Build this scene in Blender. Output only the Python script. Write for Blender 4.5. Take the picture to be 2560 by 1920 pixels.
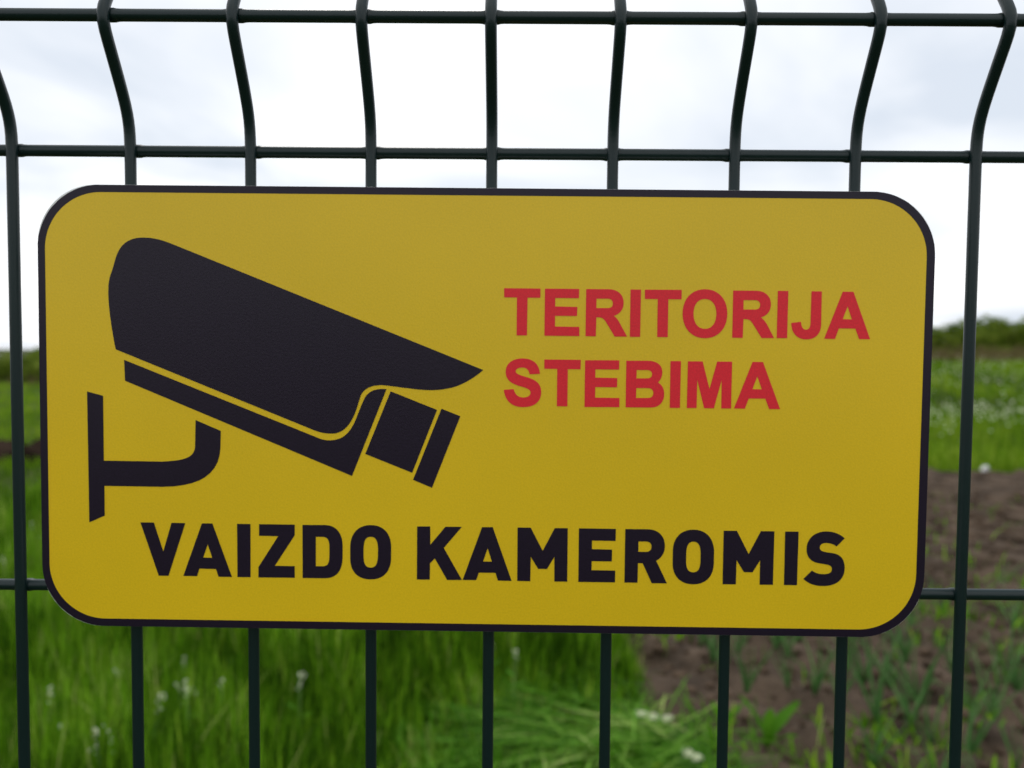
import bpy, bmesh, math, random
import numpy as np
from mathutils import Vector, Matrix, Euler
from mathutils.geometry import tessellate_polygon

for o in list(bpy.data.objects):
    bpy.data.objects.remove(o)
scene = bpy.context.scene
COL = scene.collection
rnd = random.Random(7)
rng = np.random.default_rng(11)

# ------------------------------------------------------------------ camera, sky, sun, exposure
EYE = 1.35                       # eye height above the ground, metres
LEAN = math.radians(0.96)        # the fence is a little out of plumb

def frame_point(x, y, z):
    """fence frame (mm, origin on the wire plane) -> world metres, leaning with the fence about the eye's height"""
    v = Matrix.Rotation(LEAN, 3, 'X') @ Vector((x / 1000, (y + 378.37) / 1000, (z - 108.15) / 1000))
    return Vector((v.x, v.y - 0.37837, v.z + EYE))

def cam_matrix(pitch, yaw, roll):
    cp, sp, cy, sy, cr, sr = math.cos(pitch), math.sin(pitch), math.cos(yaw), math.sin(yaw), math.cos(roll), math.sin(roll)
    B = Matrix(((1, 0, 0), (0, 0, -1), (0, 1, 0)))
    Rx = Matrix(((1, 0, 0), (0, cp, -sp), (0, sp, cp)))
    Ry = Matrix(((cy, 0, -sy), (0, 1, 0), (sy, 0, cy)))
    Rz = Matrix(((cr, -sr, 0), (sr, cr, 0), (0, 0, 1)))
    w2c = Rz @ Rx @ Ry @ B
    return w2c.transposed() @ Matrix(((1, 0, 0), (0, -1, 0), (0, 0, -1)))

cam_data = bpy.data.cameras.new('camera')
cam_data.sensor_width = 36.0
cam_data.lens = 2257.0 * 36.0 / 2560.0
cam_data.clip_start = 0.02
cam_data.clip_end = 3000.0
cam_data.dof.use_dof = True
cam_data.dof.focus_distance = 0.344
cam_data.dof.aperture_fstop = 10.4
camera = bpy.data.objects.new('camera', cam_data)
COL.objects.link(camera)
rot = Matrix.Rotation(LEAN, 3, 'X') @ cam_matrix(0.052071, -0.0072905, 0.0083447)
camera.matrix_world = Matrix.Translation(frame_point(11.81, -378.37, 108.15)) @ rot.to_4x4()
scene.camera = camera

SUN_ELEV, SUN_AZ = math.radians(52), math.radians(-14)     # high, beyond the fence, a little to the left
world = bpy.data.worlds.new('World')
scene.world = world
world.use_nodes = True
nt = world.node_tree
nt.nodes.clear()
def wn(t, **k):
    n = nt.nodes.new(t)
    for a, b in k.items():
        setattr(n, a, b)
    return n
w_out = wn('ShaderNodeOutputWorld'); w_bg = wn('ShaderNodeBackground'); w_bg.inputs['Strength'].default_value = 0.1
w_sky = wn('ShaderNodeTexSky', sky_type='NISHITA', sun_disc=False, sun_elevation=SUN_ELEV, sun_rotation=SUN_AZ)
w_tc = wn('ShaderNodeTexCoord'); w_sep = wn('ShaderNodeSeparateXYZ')
nt.links.new(w_tc.outputs['Generated'], w_sep.inputs[0])
w_add = wn('ShaderNodeMath', operation='ADD'); w_add.inputs[1].default_value = 0.16
w_abs = wn('ShaderNodeMath', operation='ABSOLUTE')
nt.links.new(w_sep.outputs['Z'], w_abs.inputs[0]); nt.links.new(w_abs.outputs[0], w_add.inputs[0])
w_dx = wn('ShaderNodeMath', operation='DIVIDE'); w_dy = wn('ShaderNodeMath', operation='DIVIDE')
nt.links.new(w_sep.outputs['X'], w_dx.inputs[0]); nt.links.new(w_add.outputs[0], w_dx.inputs[1])
nt.links.new(w_sep.outputs['Y'], w_dy.inputs[0]); nt.links.new(w_add.outputs[0], w_dy.inputs[1])
w_cmb = wn('ShaderNodeCombineXYZ'); nt.links.new(w_dx.outputs[0], w_cmb.inputs[0]); nt.links.new(w_dy.outputs[0], w_cmb.inputs[1])
w_n = wn('ShaderNodeTexNoise'); w_n.inputs['Scale'].default_value = 0.8; w_n.inputs['Detail'].default_value = 5; w_n.inputs['Roughness'].default_value = 0.48
w_n.inputs['Distortion'].default_value = 0.5
nt.links.new(w_cmb.outputs[0], w_n.inputs['Vector'])
w_r = wn('ShaderNodeValToRGB')                         # cloud deck: grey-blue undersides to bright white
w_r.color_ramp.elements[0].position = 0.37; w_r.color_ramp.elements[0].color = (7.7, 8.35, 9.3, 1)
w_r.color_ramp.elements[1].position = 0.62; w_r.color_ramp.elements[1].color = (12.6, 12.6, 12.6, 1)
nt.links.new(w_n.outputs['Fac'], w_r.inputs['Fac'])
w_mix = wn('ShaderNodeMix', data_type='RGBA'); w_mix.inputs['Factor'].default_value = 0.93     # almost closed overcast over the sky
nt.links.new(w_sky.outputs[0], w_mix.inputs[6]); nt.links.new(w_r.outputs[0], w_mix.inputs[7])
nt.links.new(w_mix.outputs[2], w_bg.inputs['Color']); nt.links.new(w_bg.outputs[0], w_out.inputs[0])

sun_data = bpy.data.lights.new('sun', 'SUN')
sun_data.energy = 0.9
sun_data.angle = math.radians(16)
sun_data.color = (1.0, 0.96, 0.9)
sun = bpy.data.objects.new('sun', sun_data)
COL.objects.link(sun)
sd = Vector((math.sin(SUN_AZ) * math.cos(SUN_ELEV), math.cos(SUN_AZ) * math.cos(SUN_ELEV), math.sin(SUN_ELEV)))
sun.rotation_euler = sd.to_track_quat('Z', 'Y').to_euler()

scene.view_settings.view_transform = 'Standard'
scene.view_settings.look = 'None'
scene.view_settings.exposure = 0.0
scene.view_settings.gamma = 1.0
scene.view_settings.use_curve_mapping = False
scene.cycles.use_denoising = True
scene.cycles.max_bounces = 5
scene.cycles.diffuse_bounces = 3
scene.cycles.glossy_bounces = 2
scene.cycles.transmission_bounces = 3

# ------------------------------------------------------------------ helpers
def tag(o, label=None, cat=None, group=None, kind=None):
    if label: o['label'] = label
    if cat: o['category'] = cat
    if group: o['group'] = group
    if kind: o['kind'] = kind
    return o

def link(name, mesh, parent=None):
    o = bpy.data.objects.new(name, mesh)
    COL.objects.link(o)
    if parent: o.parent = parent
    return o

def mesh_from(name, verts, faces, mat, smooth=False, tint=None):
    me = bpy.data.meshes.new(name)
    me.from_pydata([tuple(v) for v in verts], [], [tuple(f) for f in faces])
    if mat: me.materials.append(mat)
    if smooth:
        me.polygons.foreach_set('use_smooth', [True] * len(me.polygons))
    if tint is not None:
        at = me.attributes.new('tint', 'FLOAT', 'POINT')
        at.data.foreach_set('value', np.asarray(tint, dtype=np.float32))
    me.update()
    return me

def mesh_np(name, V, quads, tris, mat, tint=None, smooth=True):
    """fast mesh from arrays: V (n,3), quads (a,4), tris (b,3)"""
    me = bpy.data.meshes.new(name)
    V = np.asarray(V, np.float32)
    me.vertices.add(len(V)); me.vertices.foreach_set('co', V.ravel())
    q = np.asarray(quads, np.int32).reshape(-1, 4); t = np.asarray(tris, np.int32).reshape(-1, 3)
    me.loops.add(q.size + t.size)
    me.loops.foreach_set('vertex_index', np.concatenate([q.ravel(), t.ravel()]))
    me.polygons.add(len(q) + len(t))
    starts = np.concatenate([np.arange(len(q)) * 4, q.size + np.arange(len(t)) * 3])
    me.polygons.foreach_set('loop_start', starts.astype(np.int32))
    me.update(calc_edges=True)
    if smooth:
        me.polygons.foreach_set('use_smooth', np.ones(len(me.polygons), dtype=bool))
    me.materials.append(mat)
    if tint is not None:
        at = me.attributes.new('tint', 'FLOAT', 'POINT')
        at.data.foreach_set('value', np.asarray(tint, np.float32))
    me.validate()
    return me

def tube(path, r, n=10, caps=True):
    """verts, faces of a round tube along a list of Vectors; r a number or a list"""
    P = [Vector(p) for p in path]
    R_ = r if isinstance(r, (list, tuple)) else [r] * len(P)
    V, F = [], []
    ref = None
    for i, p in enumerate(P):
        d = (P[min(i + 1, len(P) - 1)] - P[max(i - 1, 0)]).normalized()
        if ref is None:
            ref = Vector((1, 0, 0)) if abs(d.x) < 0.8 else Vector((0, 1, 0))
        u = (ref - d * ref.dot(d)).normalized(); w = d.cross(u); ref = u
        for k in range(n):
            a = 2 * math.pi * k / n
            V.append(p + (u * math.cos(a) + w * math.sin(a)) * R_[i])
    for i in range(len(P) - 1):
        for k in range(n):
            F.append((i * n + k, i * n + (k + 1) % n, (i + 1) * n + (k + 1) % n, (i + 1) * n + k))
    if caps:
        F.append(tuple(range(n))[::-1]); F.append(tuple(range((len(P) - 1) * n, len(P) * n)))
    return V, F

def material(name, base, rough=0.6, spec=0.5):
    m = bpy.data.materials.new(name); m.use_nodes = True
    b = m.node_tree.nodes['Principled BSDF']
    b.inputs['Base Color'].default_value = (*base, 1)
    b.inputs['Roughness'].default_value = rough
    b.inputs['Specular IOR Level'].default_value = spec
    return m, m.node_tree, b

def noise_mix(tree, bsdf, c1, c2, scale, lo=0.35, hi=0.65, detail=4, coord='Object'):
    tc = tree.nodes.new('ShaderNodeTexCoord'); n = tree.nodes.new('ShaderNodeTexNoise')
    n.inputs['Scale'].default_value = scale; n.inputs['Detail'].default_value = detail
    tree.links.new(tc.outputs[coord], n.inputs['Vector'])
    r = tree.nodes.new('ShaderNodeValToRGB')
    r.color_ramp.elements[0].position = lo; r.color_ramp.elements[0].color = (*c1, 1)
    r.color_ramp.elements[1].position = hi; r.color_ramp.elements[1].color = (*c2, 1)
    tree.links.new(n.outputs['Fac'], r.inputs['Fac'])
    tree.links.new(r.outputs[0], bsdf.inputs['Base Color'])
    return tc, n, r

def bump(tree, bsdf, scale, strength, dist, detail=3):
    tc = tree.nodes.new('ShaderNodeTexCoord'); n = tree.nodes.new('ShaderNodeTexNoise')
    n.inputs['Scale'].default_value = scale; n.inputs['Detail'].default_value = detail
    tree.links.new(tc.outputs['Object'], n.inputs['Vector'])
    b = tree.nodes.new('ShaderNodeBump'); b.inputs['Strength'].default_value = strength; b.inputs['Distance'].default_value = dist
    tree.links.new(n.outputs['Fac'], b.inputs['Height']); tree.links.new(b.outputs[0], bsdf.inputs['Normal'])

def leaf_material(name, stops, rough=0.55, trans=0.35):
    """leaf colour picked per blade by the 'tint' attribute; part of the light passes through"""
    m, t, b = material(name, (0.1, 0.2, 0.03), rough + 0.1, 0.06)
    a = t.nodes.new('ShaderNodeAttribute'); a.attribute_name = 'tint'
    r = t.nodes.new('ShaderNodeValToRGB'); el = r.color_ramp.elements
    while len(el) < len(stops): el.new(0.5)
    for e, (p, c) in zip(el, stops): e.position = p; e.color = (*c, 1)
    t.links.new(a.outputs['Fac'], r.inputs['Fac']); t.links.new(r.outputs[0], b.inputs['Base Color'])
    tr = t.nodes.new('ShaderNodeBsdfTranslucent'); t.links.new(r.outputs[0], tr.inputs['Color'])
    mx = t.nodes.new('ShaderNodeMixShader'); mx.inputs[0].default_value = trans
    out = t.nodes['Material Output']
    t.links.new(b.outputs[0], mx.inputs[1]); t.links.new(tr.outputs[0], mx.inputs[2]); t.links.new(mx.outputs[0], out.inputs[0])
    return m

def sstep(a, b, x):
    t = np.clip((x - a) / (b - a), 0, 1)
    return t * t * (3 - 2 * t)

# value noise for terrain and scattering
_NT = rng.random((64, 64))
def vnoise(x, y):
    x = np.asarray(x, float); y = np.asarray(y, float)
    xi = np.floor(x).astype(int); yi = np.floor(y).astype(int); fx = x - xi; fy = y - yi
    fx = fx * fx * (3 - 2 * fx); fy = fy * fy * (3 - 2 * fy)
    g = lambda i, j: _NT[i % 64, j % 64]
    return (g(xi, yi) * (1 - fx) + g(xi + 1, yi) * fx) * (1 - fy) + (g(xi, yi + 1) * (1 - fx) + g(xi + 1, yi + 1) * fx) * fy
def fbm(x, y, o=4):
    s = 0; a = 0.5
    for k in range(o):
        s = s + a * vnoise(x * 2 ** k + 17 * k, y * 2 ** k + 31 * k); a *= 0.5
    return s

ART = [
    ('red', 'M 8.44,50.93 L 23.26,50.94 23.25,47.18 18.06,47.19 17.98,31.81 13.75,31.77 13.73,47.20 8.48,47.20 Z'),
    ('red', 'M 25.09,50.93 L 39.02,50.95 38.98,47.17 29.35,47.19 29.31,43.75 38.39,43.64 38.29,39.93 29.36,39.92 29.36,35.59 39.30,35.52 39.36,31.78 25.10,31.77 Z'),
    ('red', 'M 41.87,50.93 L 51.08,50.96 C 54.61,50.97 57.14,48.88 57.20,45.51 C 57.25,42.72 55.66,40.94 53.32,40.12 C 54.36,39.45 55.11,38.43 55.78,37.20 L 58.82,31.79 53.75,31.73 50.12,37.64 C 49.06,39.25 48.32,39.54 46.20,39.48 L 46.08,31.77 41.86,31.75 Z M 46.14,47.07 L 50.41,47.11 C 52.02,47.13 52.77,46.49 52.79,45.17 C 52.81,43.85 52.09,43.31 50.61,43.29 L 46.14,43.25 Z'),
    ('red', 'M 59.90,50.96 L 64.16,50.92 64.15,31.73 59.94,31.71 Z'),
    ('red', 'M 65.71,50.94 L 80.69,51.00 80.68,47.13 75.33,47.16 75.37,31.73 71.07,31.74 71.01,47.18 65.78,47.15 Z'),
    ('red', 'M 90.10,51.36 C 95.58,51.42 99.25,47.41 99.38,41.64 C 99.52,35.67 96.03,31.52 90.53,31.46 C 85.00,31.39 81.33,35.48 81.21,41.33 C 81.09,47.22 84.58,51.31 90.10,51.36 Z M 90.18,47.41 C 93.03,47.44 94.84,45.17 94.92,41.56 C 95.01,37.68 93.30,35.31 90.45,35.28 C 87.56,35.25 85.75,37.58 85.67,41.31 C 85.60,45.07 87.31,47.38 90.18,47.41 Z'),
    ('red', 'M 101.55,50.95 L 110.98,50.96 C 114.50,50.94 116.89,48.77 116.98,45.55 C 117.05,42.61 115.48,40.98 113.06,40.14 C 114.05,39.50 114.96,38.34 115.63,37.26 L 118.58,31.85 113.50,31.79 109.84,37.55 C 108.77,39.15 108.18,39.44 105.98,39.41 L 105.87,31.77 101.58,31.78 Z M 105.86,47.10 L 110.19,47.15 C 111.81,47.16 112.55,46.53 112.59,45.21 C 112.62,43.89 111.90,43.35 110.35,43.34 L 105.89,43.29 Z'),
    ('red', 'M 119.63,51.00 L 123.89,51.02 123.88,31.85 119.65,31.85 Z'),
    ('red', 'M 133.26,50.96 L 137.43,50.93 137.54,37.52 C 137.49,33.53 135.20,31.46 131.68,31.42 C 127.93,31.38 125.51,33.87 125.41,38.05 L 129.33,38.56 C 129.55,36.50 130.17,35.37 131.46,35.39 C 132.75,35.40 133.19,36.53 133.21,38.18 Z'),
    ('red', 'M 145.90,50.92 L 150.22,50.94 157.51,31.79 153.06,31.77 151.43,36.03 144.73,36.05 143.29,31.76 138.90,31.78 Z M 148.01,45.02 L 149.90,39.77 146.17,39.82 Z'),
    ('red', 'M 19.26,15.94 L 23.46,16.16 C 23.26,20.22 20.51,22.46 16.37,22.42 C 11.93,22.37 9.38,20.06 9.42,16.80 C 9.45,13.39 12.05,11.94 15.32,11.03 C 17.99,10.29 19.72,9.80 19.73,8.41 C 19.75,7.13 18.48,6.43 16.85,6.41 C 14.78,6.39 13.34,7.50 12.81,9.81 L 8.75,9.47 C 9.31,4.78 12.15,2.37 16.84,2.43 C 21.64,2.49 24.13,4.95 24.09,8.67 C 24.04,12.37 21.66,13.68 18.54,14.62 C 15.56,15.48 13.54,15.96 13.53,17.15 C 13.52,18.03 14.64,18.64 16.27,18.66 C 17.90,18.68 18.85,17.80 19.26,15.94 Z'),
    ('red', 'M 25.19,22.07 L 40.09,22.09 40.06,18.19 34.85,18.25 34.89,2.94 30.56,2.95 30.53,18.26 25.24,18.26 Z'),
    ('red', 'M 41.86,21.96 L 55.83,22.06 55.80,18.28 46.11,18.26 46.14,14.88 55.12,14.81 55.10,11.01 46.17,11.00 46.18,6.70 56.15,6.64 56.15,2.87 41.88,2.79 Z'),
    ('red', 'M 58.68,21.95 L 67.47,22.04 C 71.16,22.03 73.40,20.34 73.45,17.53 C 73.49,15.61 72.78,14.12 71.71,13.22 C 73.41,12.35 74.32,10.73 74.37,8.51 C 74.43,4.95 72.26,2.91 69.01,2.87 L 58.71,2.84 Z M 62.97,18.21 L 67.25,18.23 C 68.57,18.22 69.26,17.63 69.28,16.51 C 69.30,15.38 68.55,14.84 67.31,14.83 L 62.94,14.78 Z M 62.95,10.84 L 67.68,10.83 C 69.15,10.82 69.91,10.09 69.93,8.82 C 69.95,7.51 69.17,6.82 67.75,6.80 L 62.90,6.75 Z'),
    ('red', 'M 76.70,22.00 L 80.97,22.02 80.92,2.86 76.75,2.84 Z'),
    ('red', 'M 83.77,21.99 L 89.81,22.00 92.82,10.74 95.70,22.01 101.79,22.02 101.79,2.84 97.78,2.86 97.69,14.56 94.77,2.88 90.78,2.89 87.76,14.44 87.71,2.91 83.72,2.87 Z'),
    ('red', 'M 110.09,22.02 L 114.35,22.04 121.78,2.84 117.27,2.85 115.64,7.07 108.92,7.05 107.40,2.88 102.97,2.92 Z M 112.17,16.20 L 114.13,10.87 110.30,10.91 Z'),
    ('black', 'M -141.44,-47.36 L -135.83,-47.34 -132.01,-59.45 -128.47,-47.36 -122.75,-47.41 -129.91,-69.61 -134.00,-69.63 Z'),
    ('black', 'M -115.82,-47.44 L -111.45,-47.41 -103.40,-69.75 -109.01,-69.74 -110.05,-66.50 -116.99,-66.44 -117.98,-69.59 -123.72,-69.61 Z M -113.46,-56.16 L -111.59,-61.81 -115.36,-61.74 Z'),
    ('black', 'M -101.19,-47.42 L -95.63,-47.44 -95.64,-69.73 -101.13,-69.75 Z'),
    ('black', 'M -92.05,-47.45 L -77.23,-47.43 -77.24,-51.88 -85.53,-64.81 -77.25,-64.82 -77.25,-69.71 -92.39,-69.77 -92.37,-65.43 -84.09,-52.36 -92.06,-52.29 Z'),
    ('black', 'M -74.01,-47.51 L -64.61,-47.44 C -59.96,-47.44 -57.41,-50.85 -57.31,-55.99 L -57.36,-61.14 C -57.53,-66.61 -59.93,-69.62 -64.60,-69.74 L -73.96,-69.76 Z M -68.46,-52.42 L -65.36,-52.41 C -63.56,-52.45 -62.81,-53.95 -62.80,-56.67 L -62.86,-61.22 C -62.95,-63.65 -63.85,-64.66 -65.50,-64.72 L -68.48,-64.73 Z'),
    ('black', 'M -45.71,-47.19 C -40.47,-47.12 -37.46,-50.58 -37.20,-55.72 L -37.23,-61.47 C -37.54,-66.63 -40.38,-69.89 -45.64,-69.96 C -50.91,-70.04 -54.07,-66.86 -54.17,-61.71 L -54.18,-55.95 C -53.95,-50.80 -50.96,-47.26 -45.71,-47.19 Z M -45.70,-52.11 C -43.75,-52.09 -42.78,-53.37 -42.65,-57.00 L -42.70,-60.64 C -42.96,-63.67 -43.70,-64.96 -45.66,-64.98 C -47.61,-65.01 -48.46,-63.75 -48.65,-60.72 L -48.66,-57.08 C -48.55,-53.45 -47.65,-52.14 -45.70,-52.11 Z'),
    ('black', 'M -26.47,-47.48 L -21.08,-47.44 -21.00,-55.11 -14.77,-47.47 -7.98,-47.44 -15.39,-56.33 -7.79,-69.64 -13.94,-69.73 -19.05,-60.77 -21.07,-62.86 -21.12,-69.68 -26.46,-69.73 Z'),
    ('black', 'M 0.40,-47.42 L 4.79,-47.39 12.80,-69.72 7.14,-69.70 6.12,-66.48 -0.77,-66.48 -1.86,-69.62 -7.49,-69.64 Z M 2.78,-56.23 L 4.57,-61.80 0.92,-61.76 Z'),
    ('black', 'M 15.04,-47.40 L 20.47,-47.39 25.52,-56.98 30.41,-47.41 35.75,-47.42 35.83,-69.75 30.50,-69.77 30.39,-59.42 27.41,-64.54 23.76,-64.56 20.62,-59.55 20.53,-69.76 15.14,-69.74 Z'),
    ('black', 'M 40.36,-47.39 L 55.59,-47.43 55.55,-52.43 45.83,-52.44 45.83,-56.00 54.15,-56.07 54.14,-61.02 45.81,-61.02 45.81,-64.76 55.61,-64.81 55.57,-69.77 40.42,-69.78 Z'),
    ('black', 'M 59.46,-47.44 L 68.75,-47.40 C 73.07,-47.43 75.80,-50.10 75.88,-54.17 C 75.93,-57.03 74.63,-59.31 72.42,-60.46 L 77.01,-69.86 70.75,-69.89 66.84,-61.60 64.93,-61.59 64.89,-69.76 59.46,-69.78 Z M 64.97,-52.54 L 68.25,-52.53 C 69.59,-52.60 70.35,-53.34 70.37,-54.64 C 70.40,-56.05 69.61,-56.82 68.18,-56.84 L 64.99,-56.85 Z'),
    ('black', 'M 87.49,-47.30 C 92.69,-47.23 95.80,-50.73 96.15,-55.85 L 96.16,-61.58 C 95.95,-66.87 93.03,-70.02 87.91,-70.10 C 82.60,-70.17 79.46,-66.95 79.21,-61.82 L 79.18,-55.78 C 79.38,-50.81 82.29,-47.37 87.49,-47.30 Z M 87.60,-52.29 C 89.53,-52.32 90.45,-53.67 90.64,-56.83 L 90.66,-60.75 C 90.52,-63.77 89.65,-65.05 87.77,-65.08 C 85.78,-65.05 84.95,-63.85 84.71,-60.83 L 84.72,-56.91 C 84.80,-53.59 85.81,-52.32 87.60,-52.29 Z'),
    ('black', 'M 99.92,-47.59 L 105.35,-47.57 110.39,-57.17 115.21,-47.53 120.73,-47.55 120.67,-69.85 115.19,-69.87 115.18,-59.66 112.15,-64.74 108.64,-64.73 105.49,-59.80 105.42,-69.86 99.97,-69.90 Z'),
    ('black', 'M 125.15,-47.58 L 130.66,-47.56 130.57,-69.86 125.22,-69.88 Z'),
    ('black', 'M 149.62,-50.10 L 146.37,-53.51 C 145.09,-52.47 143.60,-52.10 141.97,-52.13 C 140.34,-52.15 139.47,-53.00 139.50,-54.06 C 139.53,-54.96 140.14,-55.55 141.48,-55.80 C 143.12,-56.11 144.60,-56.18 145.95,-56.52 C 148.64,-57.24 149.89,-59.48 149.97,-62.34 C 150.11,-67.16 146.78,-69.99 141.43,-70.07 C 138.01,-70.12 135.16,-69.19 133.12,-67.17 L 136.56,-63.65 C 138.01,-64.71 139.66,-65.11 141.44,-65.09 C 143.67,-65.05 144.77,-64.31 144.74,-62.93 C 144.71,-61.96 144.01,-61.31 142.66,-61.09 L 139.09,-60.53 C 135.81,-59.98 134.21,-57.89 134.12,-54.88 C 134.00,-50.37 137.24,-47.38 141.98,-47.32 C 144.94,-47.28 147.64,-48.23 149.62,-50.10 Z'),
    ('camera_hood', 'M -150.98,24.29 C -152.82,33.99 -153.88,42.45 -153.74,48.60 C -153.62,52.44 -152.98,54.36 -152.02,56.67 C -150.98,60.12 -150.57,62.42 -148.99,65.11 C -146.63,68.96 -142.76,70.06 -138.90,70.02 C -134.27,70.07 -130.42,68.73 -126.57,67.24 L 0.32,17.47 C -4.03,13.90 -8.81,10.63 -14.68,9.66 C -18.95,8.64 -25.37,8.94 -29.66,9.59 C -33.94,9.92 -37.15,10.57 -40.90,10.80 C -45.72,11.01 -48.93,9.10 -50.00,6.41 C -51.06,3.18 -51.59,0.49 -53.19,-2.75 C -55.33,-7.08 -58.02,-9.27 -61.78,-9.42 C -64.47,-9.45 -66.62,-9.10 -69.31,-8.06 Z'),
    ('camera_body', 'M -147.53,20.00 L -66.62,-11.63 C -63.39,-12.67 -60.16,-12.26 -57.48,-10.88 C -54.26,-8.68 -52.65,-5.44 -51.32,-1.66 C -50.25,1.04 -49.45,3.20 -48.12,5.89 C -46.25,8.59 -43.58,9.48 -39.40,9.21 L -53.52,-26.86 L -147.23,11.40 Z'),
    ('camera_lens', 'M -37.68,8.32 L -18.58,0.88 -28.66,-25.24 -48.05,-17.66 Z'),
    ('lens_ring', 'M -16.76,1.39 L -8.97,-1.58 -20.45,-31.35 -28.27,-28.15 Z'),
    ('camera_bracket', 'M -163.02,6.80 L -156.41,5.09 -156.41,-21.81 -132.33,-21.89 C -122.57,-21.38 -118.81,-19.93 -118.47,-15.63 L -118.17,-4.48 -107.76,-8.87 -107.95,-15.89 C -108.55,-26.83 -116.39,-32.02 -132.03,-32.38 L -156.29,-32.30 -156.28,-44.72 -162.75,-47.64 Z'),
]

# ------------------------------------------------------------------ materials
M_GROUND, t, b = material('meadow_earth', (0.05, 0.08, 0.02), 0.95, 0.1)
noise_mix(t, b, (0.035, 0.06, 0.012), (0.075, 0.075, 0.03), 1.7, 0.3, 0.7, 8)
M_SOIL, t, b = material('tilled_soil', (0.08, 0.055, 0.04), 0.95, 0.15)
noise_mix(t, b, (0.036, 0.0255, 0.0175), (0.135, 0.095, 0.065), 6.0, 0.3, 0.72, 9)
bump(t, b, 60, 0.6, 0.02, 6)
M_DARKSOIL, t, b = material('damp_soil', (0.04, 0.027, 0.02), 1.0, 0.0)
noise_mix(t, b, (0.012, 0.008, 0.006), (0.05, 0.034, 0.025), 2.0, 0.35, 0.7, 6)
M_WIRE, t, b = material('green_powder_coat', (0.004, 0.016, 0.0165), 0.32, 0.38)
bump(t, b, 900, 0.12, 0.0004)
M_PLATE, t, b = material('white_plastic_sheet', (0.82, 0.82, 0.8), 0.4, 0.5)
def print_ink(name, base, rough, spec, grain, mottle):
    # printed film: a fine grain from the ink raster and a faint uneven tone
    m, t, s_ = material(name, base, rough, spec)
    tc = t.nodes.new('ShaderNodeTexCoord')
    n1 = t.nodes.new('ShaderNodeTexNoise'); n1.inputs['Scale'].default_value = 1400; n1.inputs['Detail'].default_value = 1
    n2 = t.nodes.new('ShaderNodeTexNoise'); n2.inputs['Scale'].default_value = 8; n2.inputs['Detail'].default_value = 4
    for n_ in (n1, n2): t.links.new(tc.outputs['Object'], n_.inputs['Vector'])
    def around_one(n_, amp):
        mr = t.nodes.new('ShaderNodeMapRange')
        mr.inputs['From Min'].default_value = 0.25; mr.inputs['From Max'].default_value = 0.75
        mr.inputs['To Min'].default_value = 1 - amp; mr.inputs['To Max'].default_value = 1 + amp
        t.links.new(n_.outputs['Fac'], mr.inputs['Value']); return mr
    a, c = around_one(n1, grain), around_one(n2, mottle)
    mu = t.nodes.new('ShaderNodeMath'); mu.operation = 'MULTIPLY'
    t.links.new(a.outputs[0], mu.inputs[0]); t.links.new(c.outputs[0], mu.inputs[1])
    vm = t.nodes.new('ShaderNodeVectorMath'); vm.operation = 'SCALE'; vm.inputs[0].default_value = base
    t.links.new(mu.outputs[0], vm.inputs['Scale']); t.links.new(vm.outputs[0], s_.inputs['Base Color'])
    bump(t, s_, 1100, 0.16, 0.0003)
    return m
M_YELLOW = print_ink('yellow_print', (0.83, 0.55, 0.008), 0.33, 0.45, 0.05, 0.06)
M_INK = print_ink('black_print', (0.0105, 0.0042, 0.0165), 0.36, 0.34, 0.25, 0.1)
M_RED = print_ink('red_print', (0.84, 0.02, 0.036), 0.4, 0.35, 0.08, 0.04)
M_GRASS = leaf_material('grass_blade', [(0.0, (0.022, 0.065, 0.002)), (0.35, (0.085, 0.22, 0.005)), (0.7, (0.2, 0.42, 0.018)), (0.9, (0.31, 0.5, 0.03)), (1.0, (0.42, 0.5, 0.12))])
M_MEADOW = leaf_material('meadow_blade', [(0.0, (0.05, 0.12, 0.003)), (0.5, (0.16, 0.31, 0.009)), (1.0, (0.36, 0.45, 0.05))])
M_CUT = leaf_material('cut_grass_blade', [(0.0, (0.03, 0.11, 0.003)), (0.45, (0.11, 0.31, 0.015)), (0.75, (0.25, 0.47, 0.06)), (1.0, (0.58, 0.66, 0.22))], 0.5, 0.3)
M_DRY = leaf_material('dry_grass_blade', [(0.0, (0.09, 0.08, 0.03)), (1.0, (0.23, 0.17, 0.08))], 0.7, 0.2)
M_BUSH = leaf_material('bush_leaf', [(0.0, (0.03, 0.075, 0.005)), (0.55, (0.15, 0.22, 0.02)), (1.0, (0.34, 0.40, 0.06))], 0.5, 0.3)
M_ONION = leaf_material('onion_leaf', [(0.0, (0.07, 0.19, 0.045)), (1.0, (0.20, 0.37, 0.12))], 0.45, 0.2)
M_DOCK = leaf_material('dock_leaf', [(0.0, (0.045, 0.16, 0.006)), (1.0, (0.10, 0.27, 0.01))], 0.45, 0.35)
M_PETAL, t, b = material('white_petal', (0.76, 0.8, 0.55), 0.7, 0.2)
M_STEM, t, b = material('green_stem', (0.1, 0.19, 0.04), 0.6, 0.3)
M_BARK, t, b = material('brown_twig', (0.08, 0.055, 0.035), 0.9, 0.1)
M_PAPER, t, b = material('white_scrap', (0.75, 0.75, 0.74), 0.6, 0.3)
M_CLOD, t, b = material('soil_clod', (0.09, 0.065, 0.048), 0.95, 0.1)
noise_mix(t, b, (0.04, 0.027, 0.018), (0.14, 0.096, 0.064), 14.0, 0.3, 0.7, 5)

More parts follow.
